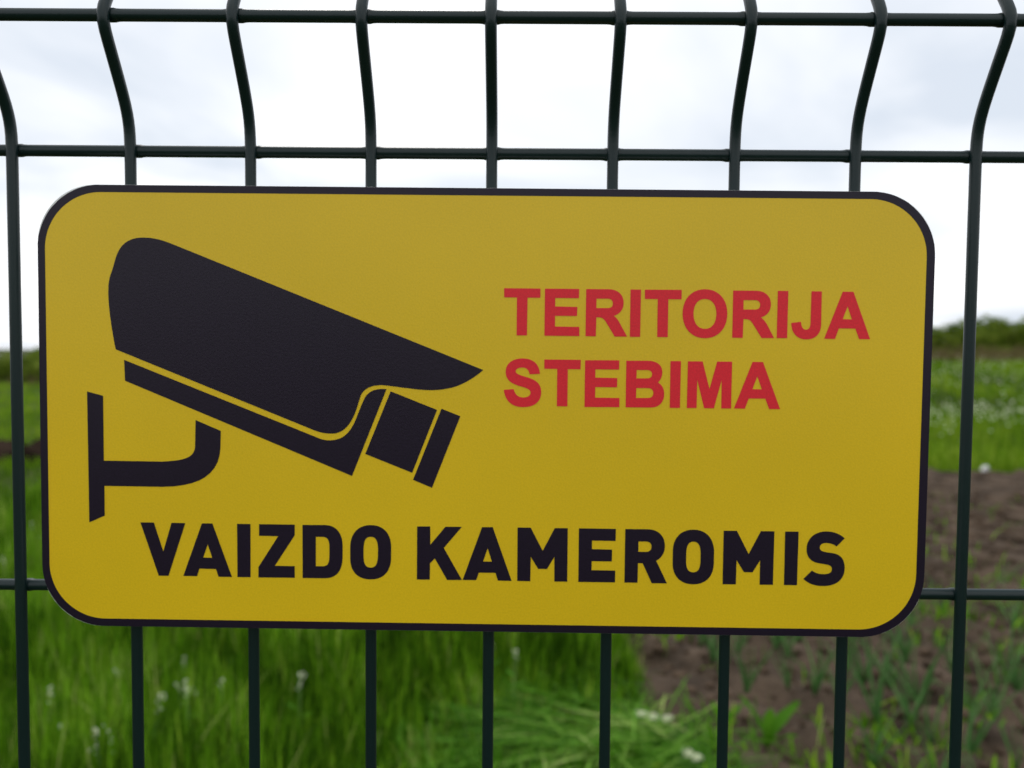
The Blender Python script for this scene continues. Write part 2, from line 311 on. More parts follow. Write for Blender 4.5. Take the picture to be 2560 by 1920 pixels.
# ------------------------------------------------------------------ terrain
BED_X0, BED_Y0, BED_Y1 = 0.42, 1.6, 9.6
def ground_z(x, y):
    x = np.asarray(x, float); y = np.asarray(y, float)
    right = sstep(0.5, 6.0, x)
    z = 1.05 * right * sstep(9, 30, y) + 0.5 * right * sstep(30, 35, y)
    z = z + (fbm(x * 0.35, y * 0.35, 3) - 0.44) * 0.16 * sstep(0.5, 6, np.abs(y))
    return z
def in_bed(x, y):
    edge = BED_X0 + 0.10 * np.sin(y * 1.9) + 0.08 * np.sin(y * 4.3 + 1)
    return (x > edge) & (y > BED_Y0) & (y < BED_Y1 - 0.035 * x + 0.12 * np.sin(x * 2.3))
def in_strip(x, y):                                   # bare earth strip across the left of the meadow
    return (x < -1.2) & (np.abs(y - 11.1 - 0.2 * np.sin(x * 1.3)) < 0.95)

s = np.linspace(-1, 1, 141)
axis = np.sinh(s * 6.2) / math.sinh(6.2) * 900
gx, gy = np.meshgrid(axis, axis + 6, indexing='ij')
gz = ground_z(gx, gy)
n = len(axis)
ii = np.arange(n * n).reshape(n, n)
quads = np.stack([ii[:-1, :-1], ii[1:, :-1], ii[1:, 1:], ii[:-1, 1:]], -1).reshape(-1, 4)
tag(link('ground', mesh_np('ground', np.stack([gx, gy, gz], -1).reshape(-1, 3), quads, [], M_GROUND)), 'green meadow ground behind the fence', kind='structure')

def sheet(name, xs, ys, inside, zfun, label, mat=None):
    gx, gy = np.meshgrid(xs, ys, indexing='ij')
    z = ground_z(gx, gy) + zfun(gx, gy)
    keep = inside(gx, gy)
    z = np.where(keep, z, ground_z(gx, gy) - 0.06)
    nx, ny = gx.shape
    ii = np.arange(nx * ny).reshape(nx, ny)
    q = np.stack([ii[:-1, :-1], ii[1:, :-1], ii[1:, 1:], ii[:-1, 1:]], -1).reshape(-1, 4)
    k4 = keep.ravel()[q].any(1)
    return tag(link(name, mesh_np(name, np.stack([gx, gy, z], -1).reshape(-1, 3), q[k4], [], mat or M_SOIL)), label, kind='structure')
def bed_relief(x, y):
    yy = y + 0.85 * x + 0.06 * np.sin(x * 1.7)          # rows run slantwise across the bed
    far = sstep(4, 5.6, y)
    near = 0.030 * np.cos(2 * math.pi * yy / 0.52) * (0.6 + 0.8 * fbm(x * 1.3, y * 0.6, 2))
    d = np.abs((yy / 0.52) % 1.0 - 0.5) * 0.52          # narrow drill furrows between broad flat ridges
    fur = near * (1 - far) + far * (0.05 - 0.17 * np.exp(-(d / 0.10) ** 2) * (0.7 + 0.6 * fbm(x * 1.1, y * 1.1, 2)))
    return 0.055 + 0.05 * far + fur + (fbm(x * 7, y * 7, 4) - 0.45) * (0.12 - 0.06 * sstep(4, 6, y)) + (fbm(x * 2, y * 2, 2) - 0.4) * 0.04
sheet('soil_bed', np.arange(0.1, 9.0, 0.03), np.arange(1.5, 9.9, 0.03), in_bed, bed_relief, 'brown tilled soil bed with shallow furrows on the right')
sheet('bare_soil_strip', np.arange(-12, -1.0, 0.08), np.arange(9.9, 12.4, 0.05), in_strip, lambda x, y: 0.06 + (fbm(x * 3, y * 5, 4) - 0.45) * 0.3, 'dark strip of bare soil across the left meadow', M_DARKSOIL)

# ------------------------------------------------------------------ the fence
fence = bpy.data.objects.new('wire_fence', None)
COL.objects.link(fence)
base = frame_point(0, 0, 0)
fence.matrix_world = Matrix.Translation(base) @ Matrix.Rotation(LEAN, 4, 'X')
tag(fence, 'dark green welded wire mesh fence with a bent fold along its top', 'fence')
RW = 0.00235
FOLD, FH, FD = 0.1838 + 0.0474, 0.0342, 0.0233          # apex height, half height, depth of the fold
LOW = [FOLD - 0.555, FOLD - 1.10]                        # two more folds lower down
zs = np.arange(-1.22, FOLD + 0.079, 0.003)
def fold_profile(z):
    y = np.zeros_like(z)
    for zf in [FOLD] + LOW:
        y = np.maximum(y, np.clip((FH - np.abs(z - zf)) / FH, 0, 1))
    return y
fine = np.arange(-1.3, FOLD + 0.2, 0.0005)
pf = fold_profile(fine)
kern = np.exp(-0.5 * (np.arange(-24, 25) * 0.0005 / 0.0038) ** 2); kern /= kern.sum()
wide = np.exp(-0.5 * (np.arange(-60, 61) * 0.0005 / 0.0066) ** 2); wide /= wide.sum()
apex = np.min([np.abs(fine - zf) for zf in [FOLD] + LOW], axis=0)
mixw = np.clip((apex - 0.010) / 0.012, 0, 1)
pf = np.convolve(pf, kern, 'same') * (1 - mixw) + np.convolve(pf, wide, 'same') * mixw
pf = pf / pf.max() * FD
ysm = np.interp(zs, fine, pf)
keep = [0]
for i in range(1, len(zs) - 1):                          # dense rings only where the wire bends
    if abs(ysm[i + 1] - 2 * ysm[i] + ysm[i - 1]) > 1e-6 or i % 20 == 0: keep.append(i)
keep.append(len(zs) - 1)
V, F = tube([(0, -ysm[i], zs[i]) for i in keep], RW, 12)
wire_mesh = mesh_from('vertical_wire', V, F, M_WIRE, True)
jit = {-4: .35, -3: -.28, -2: -.25, -1: -.2, 0: -.1, 1: 0, 2: .35, 3: .1, 4: -.35}
for k in range(-24, 26):
    o = link('vertical_wire', wire_mesh, fence)
    o.location.x = k * 0.05 + jit.get(k, rnd.uniform(-.3, .3)) / 1000
rail, rail_r = [(-1.235, 0, 0)], [0.00245]
for k in range(-24, 26):                                 # weld beads swell the wire at every crossing
    for dx, rr_ in ((-5.0, 2.45), (-3.6, 2.55), (-2.6, 2.8), (2.6, 2.8), (3.6, 2.55), (5.0, 2.45)):
        rail.append((k * 0.05 + dx / 1000, 0, 0)); rail_r.append(rr_ / 1000)
rail.append((1.285, 0, 0)); rail_r.append(0.00245)
V, F = tube(rail, rail_r, 12)
rail_mesh = mesh_from('horizontal_wire', V, F, M_WIRE, True)
rows = [(0.0, 0.0036), (0.1846, 0.0036), (FOLD + 0.0014, -FD + 0.0040), (FOLD + 0.0474, 0.0036)]
for zf in LOW:
    rows += [(zf, -FD + 0.004), (zf - 0.0474, 0.0036), (zf + 0.0474, 0.0036)]
rows += [(-1.15, 0.0036)]
for z, y in rows:
    link('horizontal_wire', rail_mesh, fence).location = (0, y, z)
V, F = [], []
def box(V, F, x0, x1, y0, y1, z0, z1):
    b0 = len(V)
    V += [(x, y, z) for z in (z0, z1) for y in (y0, y1) for x in (x0, x1)]
    F += [tuple(b0 + i for i in f) for f in ((0, 2, 3, 1), (4, 5, 7, 6), (0, 1, 5, 4), (2, 6, 7, 3), (0, 4, 6, 2), (1, 3, 7, 5))]
box(V, F, -0.02, 0.02, 0, 0.06, -1.3, FOLD + 0.10); box(V, F, -0.022, 0.022, -0.002, 0.062, FOLD + 0.10, FOLD + 0.112)
post_mesh = mesh_from('post', V, F, M_WIRE)
for x in (-1.235, 1.285):
    link('post', post_mesh, fence).location = (x, 0.007, 0)

# ------------------------------------------------------------------ the sign
def sign_rot(a, b, c):
    return Matrix.Rotation(b, 3, 'Z') @ Matrix.Rotation(a, 3, 'X') @ Matrix.Rotation(c, 3, 'Y')
sign = bpy.data.objects.new('warning_sign', None)
COL.objects.link(sign)
sign.matrix_world = Matrix.Translation(frame_point(-3.0, -9.0, 77.06)) @ (Matrix.Rotation(LEAN, 3, 'X') @ sign_rot(-0.002525, -0.0045157, 0.0025737)).to_4x4()
tag(sign, 'yellow plastic sign with black rim, camera pictogram and red and black lettering', 'sign')
def mm(x, z, y): return (x / 1000, y / 1000, z / 1000)

def round_rect(x0, x1, z0, z1, radii, n=20):
    """corner points, clockwise from top left; radii tl, tr, br, bl"""
    P = []
    for (cx, cz, a0), r in zip(((x0, z1, 180), (x1, z1, 90), (x1, z0, 0), (x0, z0, -90)), radii):
        ox = cx + r if cx == x0 else cx - r; oz = cz - r if cz == z1 else cz + r
        for i in range(n + 1):
            a = math.radians(a0 - 90 * i / n); P.append((ox + r * math.cos(a), oz + r * math.sin(a)))
    return P

def flat(name, loops, y, mat, parent):
    """a filled flat print, possibly with holes, facing the viewer"""
    tris = tessellate_polygon([[Vector((x, z, 0)) for x, z in lp] for lp in loops])
    P = [p for lp in loops for p in lp]
    V = [mm(x, z, y) for x, z in P]
    F = []
    for a, b_, c in tris:
        area = (P[b_][0] - P[a][0]) * (P[c][1] - P[a][1]) - (P[c][0] - P[a][0]) * (P[b_][1] - P[a][1])
        if abs(area) < 1e-9: continue
        F.append((a, b_, c) if area > 0 else (a, c, b_))
    return link(name, mesh_from(name, V, F, mat), parent)

# plate: white plastic sheet, 2 mm thick, edges slightly broken; print sits on its front
w, h = 182.8, 91.35
out = round_rect(-w, w, -h, h, (24.2, 25.4, 25.7, 25.5))
inn = round_rect(-w + .25, w - .25, -h + .25, h - .25, (24.0, 25.2, 25.5, 25.3))
N = len(out); V = []; F = []
for ring, y in ((inn, 0.12), (out, 0.35), (out, 1.9), (inn, 2.1)):
    V += [mm(x, z, y) for x, z in ring]
for r_ in range(3):
    for i in range(N):
        F.append((r_ * N + i, (r_ + 1) * N + i, (r_ + 1) * N + (i + 1) % N, r_ * N + (i + 1) % N))
F += [tuple(range(N)), tuple(range(3 * N, 4 * N))[::-1]]
link('plate', mesh_from('plate', V, F, M_PLATE), sign)
rim_out = round_rect(-182.72, 182.72, -91.25, 91.3, (26.0, 26.0, 26.0, 26.0), 24)
# cut edge of the black print is a little ragged
rim_out = [(x + rnd.uniform(-.06, .06), z + rnd.uniform(-.06, .06)) for x, z in rim_out]
rim_in = round_rect(-179.65, 179.35, -88.05, 88.3, (23.2, 23.2, 23.2, 23.2), 24)
flat('border', [rim_out, rim_in], 0.0, M_INK, sign)
flat('face', [round_rect(-180.2, 179.9, -88.55, 88.8, (23.3, 23.3, 23.3, 23.3), 24)], 0.06, M_YELLOW, sign)

def loops_of(path):
    loops, cur, mode = [], [], None
    tok = path.split(); i = 0
    pt = lambda s_: tuple(map(float, s_.split(',')))
    while i < len(tok):
        k = tok[i]
        if k in 'MLCZ' and len(k) == 1:
            mode = k; i += 1
            if k == 'Z': loops.append(cur); cur = []
            continue
        if mode == 'C':
            p0 = cur[-1]; p1, p2, p3 = pt(tok[i]), pt(tok[i + 1]), pt(tok[i + 2]); i += 3
            for j in range(1, 11):
                u = j / 10; v_ = 1 - u
                cur.append(tuple(v_ ** 3 * p0[a] + 3 * v_ * v_ * u * p1[a] + 3 * v_ * u * u * p2[a] + u ** 3 * p3[a] for a in (0, 1)))
        else:
            cur.append(pt(tok[i])); i += 1
    for lp in loops:
        if math.dist(lp[0], lp[-1]) < 1e-3: lp.pop()
    return loops
for kind, path in ART:
    if kind in ('red', 'black'):
        o = flat('letter', loops_of(path), -0.08, M_RED if kind == 'red' else M_INK, sign)
        o['label'] = 'red capital letter in the upper text' if kind == 'red' else 'black capital letter in the bottom line'
    else:
        flat(kind, loops_of(path), -0.08, M_INK, sign)
# four clips behind the plate hold it to the wires
for cx in (-152, 148):
    for cz in (-45, 62):
        V, F = [], []
        box(V, F, (cx - 9) / 1000, (cx + 9) / 1000, 0.0021, 0.0125, (cz - 5) / 1000, (cz + 5) / 1000)
        link('mounting_clip', mesh_from('mounting_clip', V, F, M_WIRE), sign)

# ------------------------------------------------------------------ grass (nobody could count it)
def blades(name, x, y, z, h, w, yaw, lean, tint, mat, curl=0.6):
    """tapered three-segment blades; lean = how far the tip moves sideways as a share of the height"""
    n = len(x)
    ux, uy = np.cos(yaw), np.sin(yaw)
    V = np.zeros((n, 7, 3), np.float32)
    for k, (t_, wk) in enumerate(((0, 0.8), (0.4, 1.0), (0.75, 0.7), (1.0, 0))):
        off = lean * h * t_ ** (1 + curl)
        zz = z + h * (t_ - 0.35 * np.minimum(lean, 1.2) * t_ ** 3 * 0.6)
        cx = x + ux * off; cy = y + uy * off
        if k < 3:
            V[:, 2 * k] = np.stack([cx - uy * w * wk, cy + ux * w * wk, zz], -1)
            V[:, 2 * k + 1] = np.stack([cx + uy * w * wk, cy - ux * w * wk, zz], -1)
        else:
            V[:, 6] = np.stack([cx, cy, zz], -1)
    b0 = np.arange(n)[:, None] * 7
    q = np.concatenate([b0 + np.array([0, 1, 3, 2]), b0 + np.array([2, 3, 5, 4])])
    t_ = b0 + np.array([4, 5, 6])
    return link(name, mesh_np(name, V.reshape(-1, 3), q, t_, mat, np.repeat(tint, 7)))

def scatter(n, x0, x1, y0, y1):
    return rng.uniform(x0, x1, n), rng.uniform(y0, y1, n)

# tall grass close behind the fence, left of the soil bed
n = 170000
x, y = scatter(n, -3.6, 0.75, 1.4, 6.6)
clump = fbm(x * 1.6, y * 1.6, 3)
keep = (~in_bed(x - 0.05, y)) & (rng.random(n) < 0.35 + 1.3 * clump)
x, y, clump = x[keep], y[keep], clump[keep]
h = (0.15 + 0.36 * clump) * rng.uniform(0.55, 1.25, len(x)) * (1 - 0.45 * sstep(0.15, 0.6, x))
heap = np.exp(-(((x + 0.05) / 0.62) ** 2 + ((y - 2.25) / 0.55) ** 2))
h *= 1 - 0.6 * heap
tint = np.clip(rng.beta(1.2, 1.9, len(x)) + (fbm(x * 7, y * 3, 2) - 0.38) * 1.3 + (rng.random(len(x)) > 0.955) * 0.6, 0, 1)
o = blades('tall_grass', x, y, ground_z(x, y) - 0.01, h, rng.uniform(0.002, 0.0046, len(x)), rng.uniform(0, 6.28, len(x)), rng.gamma(2.0, 0.13, len(x)), tint, M_GRASS)
tag(o, 'tall bright green grass behind the fence below the sign', 'grass', kind='stuff')

# meadow further off
n = 150000
r = rng.random(n)
y = 6.4 + 40 * r ** 1.8
x = rng.uniform(-1, 1, n) * (y * 0.72 + 1.0)
patch = fbm(x * 0.8, y * 0.35, 3)
keep = (~in_bed(x, y)) & (~in_strip(x, y)) & (rng.random(n) < 0.5 + patch)
x, y, patch = x[keep], y[keep], patch[keep]
h = (0.12 + 0.22 * patch) * rng.uniform(0.6, 1.3, len(x)) * np.where(x > 0, 1.25, 0.6)
o = blades('meadow_grass', x, y, ground_z(x, y) - 0.01, h, 0.003 + 0.0004 * y, rng.uniform(0, 6.28, len(x)), rng.gamma(2.0, 0.2, len(x)),
           np.clip(rng.beta(2, 3, len(x)) + (patch - 0.45), 0, 1), M_MEADOW)
tag(o, 'green rough meadow grass beyond the soil bed', 'grass', kind='stuff')

# dry straw-coloured grass on the bank and at the foot of the bushes
n = 9000
x = np.concatenate([rng.uniform(3, 34, n), rng.uniform(-40, -3, n // 12)])
y = np.concatenate([rng.uniform(28.5, 33, n), rng.uniform(29, 35, n // 12)])
o = blades('dry_grass', x, y, ground_z(x, y), rng.uniform(0.25, 0.6, len(x)), rng.uniform(0.012, 0.022, len(x)), rng.uniform(0, 6.28, len(x)), rng.gamma(2, 0.2, len(x)), rng.random(len(x)), M_DRY)
tag(o, 'dry brown grass on the bank under the distant bushes', 'grass', kind='stuff')

# heap of cut grass lying in front of the bed's edge
sw = [  # x, y, length direction, base height, tone, spread
    (-0.42, 2.22, 3.3, 0.05, 0.28, 0.16), (-0.30, 2.45, 3.7, 0.06, 0.5, 0.15), (-0.12, 2.62, 2.5, 0.09, 0.30, 0.16), (0.05, 2.36, 4.1, 0.10, 0.62, 0.13),
    (0.16, 2.66, 2.9, 0.13, 0.42, 0.17), (0.30, 2.74, 3.2, 0.13, 0.30, 0.16), (0.22, 2.40, 3.6, 0.13, 0.70, 0.12), (0.40, 2.52, 3.0, 0.12, 0.85, 0.10),
    (0.42, 2.30, 0.2, 0.09, 0.45, 0.14), (0.12, 2.15, 2.7, 0.08, 0.35, 0.16), (-0.10, 2.18, 3.9, 0.07, 0.72, 0.12), (0.34, 2.16, 3.3, 0.07, 0.80, 0.12),
    (0.52, 2.22, 6.0, 0.06, 0.55, 0.12), (-0.24, 2.05, 2.4, 0.05, 0.4, 0.16), (0.02, 2.52, 3.4, 0.12, 0.25, 0.15), (0.55, 2.42, 2.6, 0.07, 0.3, 0.12), (0.20, 2.02, 3.1, 0.06, 0.5, 0.15)]
X, Y, Z, HH, WW, YW, LN, TT = [], [], [], [], [], [], [], []
for (sx_, sy_, sd_, sz_, tone, sp) in sw:
    n = 400
    along = rng.normal(0, 0.07, n); across = rng.normal(0, sp * 0.6, n)
    X.append(sx_ + math.cos(sd_) * along - math.sin(sd_) * across); Y.append(sy_ + math.sin(sd_) * along + math.cos(sd_) * across)
    Z.append(sz_ * rng.uniform(0.35, 1.1, n)); HH.append(rng.uniform(0.015, 0.075, n)); WW.append(rng.uniform(0.0018, 0.0042, n))
    YW.append(sd_ + across * 3.0 + rng.normal(0, 0.42, n) + (rng.random(n) > 0.78) * rng.uniform(-2.4, 2.4, n)); LN.append(rng.uniform(1.5, 5.5, n))
    TT.append(np.clip(tone * 0.8 + rng.normal(0, 0.2, n) - 0.3 * (rng.random(n) < 0.25), 0, 1))
n = 4200                                            # green tufts growing up through the loose cut stems
qx, qy = rng.normal(0.05, 0.36, n), rng.normal(2.36, 0.26, n); tuft = fbm(qx * 9, qy * 9, 2) > 0.36
qx, qy = qx[tuft], qy[tuft]; n = len(qx)
X.append(qx); Y.append(qy); Z.append(rng.uniform(0, 0.05, n)); HH.append(rng.uniform(0.05, 0.17, n)); WW.append(rng.uniform(0.0018, 0.0045, n))
YW.append(rng.uniform(0, 6.28, n)); LN.append(rng.gamma(2, 0.35, n)); TT.append(np.clip(rng.beta(1.3, 2.2, n), 0, 1))
x, y, z, hh, ww, yw, ln, tt = map(np.concatenate, (X, Y, Z, HH, WW, YW, LN, TT))
o = blades('cut_grass', x, y, ground_z(x, y) + z, hh, ww, yw, ln, tt, M_CUT, 0.35)
tag(o, 'loose heap of pale cut grass at the edge of the soil', 'cut grass', kind='stuff')

# low weeds and seedlings creeping over the soil
n = 24000
x, y = scatter(n, 0.35, 4.5, 1.9, 7.5)
wd = fbm(x * 1.5 + 9, y * 1.5, 3)
keep = in_bed(x, y) & (rng.random(n) < np.clip((wd - 0.42) * 4 * (1 - 0.85 * sstep(3.8, 5.0, y)) + 0.7 * (x < 0.75) + 0.04, 0.02, 1))
x, y = x[keep], y[keep]
z = ground_z(x, y) + bed_relief(x, y)
o = blades('weed_cover', x, y, z - 0.005, rng.uniform(0.02, 0.11, len(x)), rng.uniform(0.003, 0.008, len(x)), rng.uniform(0, 6.28, len(x)), rng.gamma(2, 0.3, len(x)), rng.beta(2, 2, len(x)), M_GRASS)
tag(o, 'thin scatter of green weeds over the brown soil', 'weeds', kind='stuff')

# crumbs of earth
clod_pts = []
bm = bmesh.new(); bmesh.ops.create_icosphere(bm, subdivisions=1, radius=1)
cv = np.array([v.co[:] for v in bm.verts]); cf = np.array([[v.index for v in f.verts] for f in bm.faces]); bm.free()
n = 5200
x, y = scatter(n, 0.4, 4.5, 1.9, 7.5)
keep = in_bed(x, y); x, y = x[keep], y[keep]; n = len(x)
sz = rng.gamma(1.6, 0.007, n) + 0.003
V = cv[None] * sz[:, None, None] * rng.uniform(0.6, 1.25, (n, len(cv), 1)) * np.array([1, 1, 0.7])
V += np.stack([x, y, ground_z(x, y) + bed_relief(x, y) + sz * 0.2], -1)[:, None]
T = (cf[None] + (np.arange(n) * len(cv))[:, None, None]).reshape(-1, 3)
tag(link('soil_crumbs', mesh_np('soil_crumbs', V.reshape(-1, 3), [], T, M_CLOD, smooth=False)), 'small crumbs of dry earth on the tilled bed', 'soil', kind='stuff')

# drifts of white flower heads in the meadow on the right
n = 10000
y = rng.uniform(10.0, 27, n); x = rng.uniform(0.3, 1, n) * y * 0.66
drift = fbm(x * 0.45 + 3, y * 0.6, 3)
keep = (rng.random(n) < np.clip((drift - 0.30) * 5, 0, 1) * (0.05 + 1.0 * np.exp(-((y - 12.8) / 1.0) ** 2) + 0.3 * np.exp(-((y - 21) / 2.5) ** 2)))
x, y = x[keep], y[keep]; n = len(x)
V = cv[None] * rng.uniform(0.011, 0.023, n)[:, None, None] * np.array([1, 1, 0.7]) * rng.uniform(0.7, 1.2, (n, len(cv), 1))
V = V + np.stack([x, y, ground_z(x, y) + rng.uniform(0.28, 0.5, n)], -1)[:, None]
T = (cf[None] + (np.arange(n) * len(cv))[:, None, None]).reshape(-1, 3)
tag(link('white_blossom', mesh_np('white_blossom', V.reshape(-1, 3), [], T, M_PETAL, smooth=False)), 'drifts of tiny white blossom in the meadow at the right', 'flowers', kind='stuff')

# ------------------------------------------------------------------ bushes on the horizon
def make_bush(seed, sx, sy, sz, nl):
    r = np.random.default_rng(seed)
    nc = 26
    c = r.normal(0, 1, (nc, 3)); c /= np.linalg.norm(c, axis=1)[:, None]
    c *= r.uniform(0.3, 0.85, (nc, 1)) * np.array([sx, sy, sz * 0.5]); c[:, 2] += sz * 0.42
    cr = r.uniform(0.2, 0.36, nc) * min(sx, sz)
    k = r.integers(0, nc, nl)
    d = r.normal(0, 1, (nl, 3)); d /= np.linalg.norm(d, axis=1)[:, None]
    p = c[k] + d * (cr[k] * r.uniform(0.5, 1.1, nl) ** 0.5)[:, None]
    p[:, 2] = np.abs(p[:, 2])
    s_ = r.uniform(0.04, 0.085, nl)
    u = r.normal(0, 1, (nl, 3)); u /= np.linalg.norm(u, axis=1)[:, None]
    v = np.cross(u, d + 0.01); v /= np.linalg.norm(v, axis=1)[:, None]
    V = np.stack([p - u * s_[:, None], p + v * s_[:, None] * 0.5, p + u * s_[:, None], p - v * s_[:, None] * 0.5], 1)
    q = np.arange(nl * 4).reshape(-1, 4)
    tint = np.repeat(np.clip(r.beta(2, 2, nl) * 0.6 + r.uniform(0, 0.45, nc)[k], 0, 1), 4)
    crown = mesh_np('crown', V.reshape(-1, 3), q, [], M_BUSH, tint, smooth=False)
    VV, FF = [], []
    for j in range(7):
        e = c[r.integers(0, nc)]
        v_, f_ = tube([(e[0] * .1, e[1] * .1, -0.1), (e[0] * .5, e[1] * .5, e[2] * .5), tuple(e)], [0.03, 0.02, 0.008], 5)
        b0 = len(VV); VV += v_; FF += [tuple(i + b0 for i in f) for f in f_]
    return crown, mesh_from('branches', VV, FF, M_BARK, True)
kinds = [make_bush(3, 1.5, 1.2, 1.25, 5200), make_bush(4, 1.9, 1.3, 1.5, 6000), make_bush(5, 1.2, 1.1, 1.1, 4200)]
bush_spots = [
    # x, y, kind, scale, label
    (-20.6, 35.4, 0, 1.0, 'rounded low bush on the horizon at the left edge of the picture'),
    (-18.7, 35.0, 2, 1.1, 'small dark bush on the horizon between the left wire and the sign'),
    (15.2, 34.6, 2, 1.0, 'small tufted bush on the bank right beside the sign'),
    (16.9, 34.4, 1, 0.86, 'broad olive bush on the bank behind the rightmost upright wire'),
    (19.4, 34.6, 0, 1.15, 'tall bright bush on the bank at the right edge of the picture'),
    (16.0, 36.2, 1, 0.82, 'dark bush standing behind the small tufted one on the bank'),
    (18.4, 35.6, 1, 0.98, 'broad bush between the rightmost upright wire and the right edge'),
    (-19.7, 36.6, 1, 0.95, 'wide bush behind the leftmost upright wire'),
    (-22.9, 36, 1, 0.9, 'wide bush on the horizon just outside the left edge'),
    (-16.4, 35.6, 1, 0.9, 'wide bush on the horizon hidden behind the left side of the sign'),
    (12.9, 35, 0, 0.9, 'bush on the bank hidden behind the right side of the sign'),
    (21.6, 34.8, 1, 1.0, 'wide bush on the bank just outside the right edge'),
]
for x, y, k, sc, lab in bush_spots:
    e = bpy.data.objects.new('bush', None); COL.objects.link(e)
    e.location = (x, y, float(ground_z(x, y)) - 0.05); e.scale = (sc, sc, sc); e.rotation_euler.z = rnd.uniform(0, 6)
    tag(e, lab, 'bush', 'bushes along the horizon')
    link('crown', kinds[k][0], e); link('branches', kinds[k][1], e)

# ------------------------------------------------------------------ onion plants on the bed
def onion_leaf_mesh(seed):
    r = random.Random(seed)
    L = r.uniform(0.22, 0.42); bend = r.uniform(0.05, 0.45); kink = r.random() < 0.3
    P, Rr = [], []
    for i in range(6):
        t_ = i / 5
        P.append((bend * L * t_ ** 1.6, 0.02 * math.sin(t_ * 3), L * t_ * (1 - 0.25 * bend * t_) - (0.06 if kink and i == 5 else 0)))
        Rr.append((0.0042 + 0.003 * math.sin(min(1, t_ * 1.6) * math.pi)) * (1 - t_ * 0.8) + 0.0004)
    V, F = tube(P, Rr, 6)
    return mesh_from('leaf', V, F, M_ONION, True, tint=[r.uniform(0, 1)] * len(V))
leaf_meshes = [onion_leaf_mesh(i) for i in range(9)]
onion_spots = []
clear_of_dock = lambda x, y: not (0.55 < x < 1.02 and y < 2.95)
for row, (rc, step) in enumerate([(3.38, 0.10), (3.9, 0.10), (4.42, 0.11), (4.94, 0.13), (5.46, 0.16), (5.98, 0.2), (7.02, 0.3)]):
    xx = max(0.78, (rc - 5.0) / 0.85)
    while xx < min(3.4, (rc - 1.85) / 0.85) and xx < 0.64 * (rc - 0.85 * xx) + 0.6:
        onion_spots.append((xx + rnd.uniform(-.04, .04), rc - 0.85 * xx + rnd.uniform(-.06, .06), row)); xx += step * rnd.uniform(0.6, 1.5)
where = ['nearest row', 'second row', 'third row', 'fourth row', 'fifth row', 'sixth row', 'farthest row']
ORD = ['leftmost', 'second from left', 'third from left', 'fourth from left', 'fifth from left', 'sixth from left', 'seventh from left', 'eighth from left', 'ninth from left', 'tenth from left'] + ['%s from left' % q for q in ('eleventh', 'twelfth', 'thirteenth', 'fourteenth', 'fifteenth', 'sixteenth', 'seventeenth', 'eighteenth', 'nineteenth', 'twentieth', 'twenty-first', 'twenty-second', 'twenty-third', 'twenty-fourth', 'twenty-fifth', 'twenty-sixth', 'twenty-seventh', 'twenty-eighth', 'twenty-ninth', 'thirtieth')]
onion_spots.sort(key=lambda s_: (s_[2], s_[0] / (s_[1] + 0.378)))
onion_spots = [s_ for s_ in onion_spots if clear_of_dock(s_[0], s_[1])]
count = {}
for x, y, row in onion_spots:
    place = ORD[count.get(row, 0)]; count[row] = count.get(row, 0) + 1
    e = bpy.data.objects.new('onion_plant', None); COL.objects.link(e)
    e.location = (x, y, float(ground_z(x, y) + bed_relief(x, y)) - 0.01); e.rotation_euler.z = rnd.uniform(0, 6.3)
    sc = rnd.uniform(0.6, 1.1); e.scale = (sc, sc, sc)
    tag(e, 'blue-green onion plant on the soil, %s in the %s from the fence' % (place, where[row]), 'onion plant', 'onion plants on the soil bed')
    for j in range(rnd.randint(4, 7)):
        lf = link('leaf', leaf_meshes[rnd.randrange(9)], e)
        lf.rotation_euler = (rnd.uniform(-.12, .12), rnd.uniform(-.1, .25), rnd.uniform(0, 6.3))

# broad-leaved dock seedling
def broad_leaf(L, W, bend, seed):
    r = random.Random(seed); V = []; F = []
    for i in range(9):
        t_ = i / 8
        wd_ = W * (0.12 if t_ < 0.15 else max(0.2, math.sin(math.pi * t_ ** 1.35) ** 0.7)) if i < 8 else W * 0.12
        px = bend * L * t_ ** 1.7; pz = L * t_ * (1 - 0.3 * bend * t_)
        wav = 0.004 * math.sin(i * 2.1 + seed)
        V += [(px + wav, -wd_, pz + 0.006), (px, 0, pz), (px - wav, wd_, pz + 0.006)]
    for i in range(8):
        b0 = i * 3
        F += [(b0, b0 + 1, b0 + 4, b0 + 3), (b0 + 1, b0 + 2, b0 + 5, b0 + 4)]
    return mesh_from('leaf', V, F, M_DOCK, True, tint=[r.uniform(0.2, 1)] * len(V))
def dock(x, y, lens, seed, label):
    e = bpy.data.objects.new('dock_plant', None); COL.objects.link(e)
    e.location = (x, y, float(ground_z(x, y) + bed_relief(x, y)) - 0.005)
    tag(e, label, 'weed')
    for i, (L, yaw, bend) in enumerate(lens):
        o = link('leaf', broad_leaf(L, L * 0.17, bend, seed + i), e); o.rotation_euler = (0, 0, yaw)
dock(0.86, 2.62, [(0.21, 2.9, 0.45), (0.2, 0.1, 0.55), (0.14, 1.2, 0.6), (0.12, 4.2, 1.0), (0.13, 5.3, 0.9), (0.1, 3.4, 1.1)], 3, 'bright green broad-leaved dock seedling standing alone on the soil')
dock(0.74, 2.75, [(0.1, 2.0, 0.7), (0.11, 0.4, 0.8), (0.09, 4.0, 0.9), (0.08, 5.2, 0.9)], 20, 'smaller broad-leaved weed beside the cut grass heap')

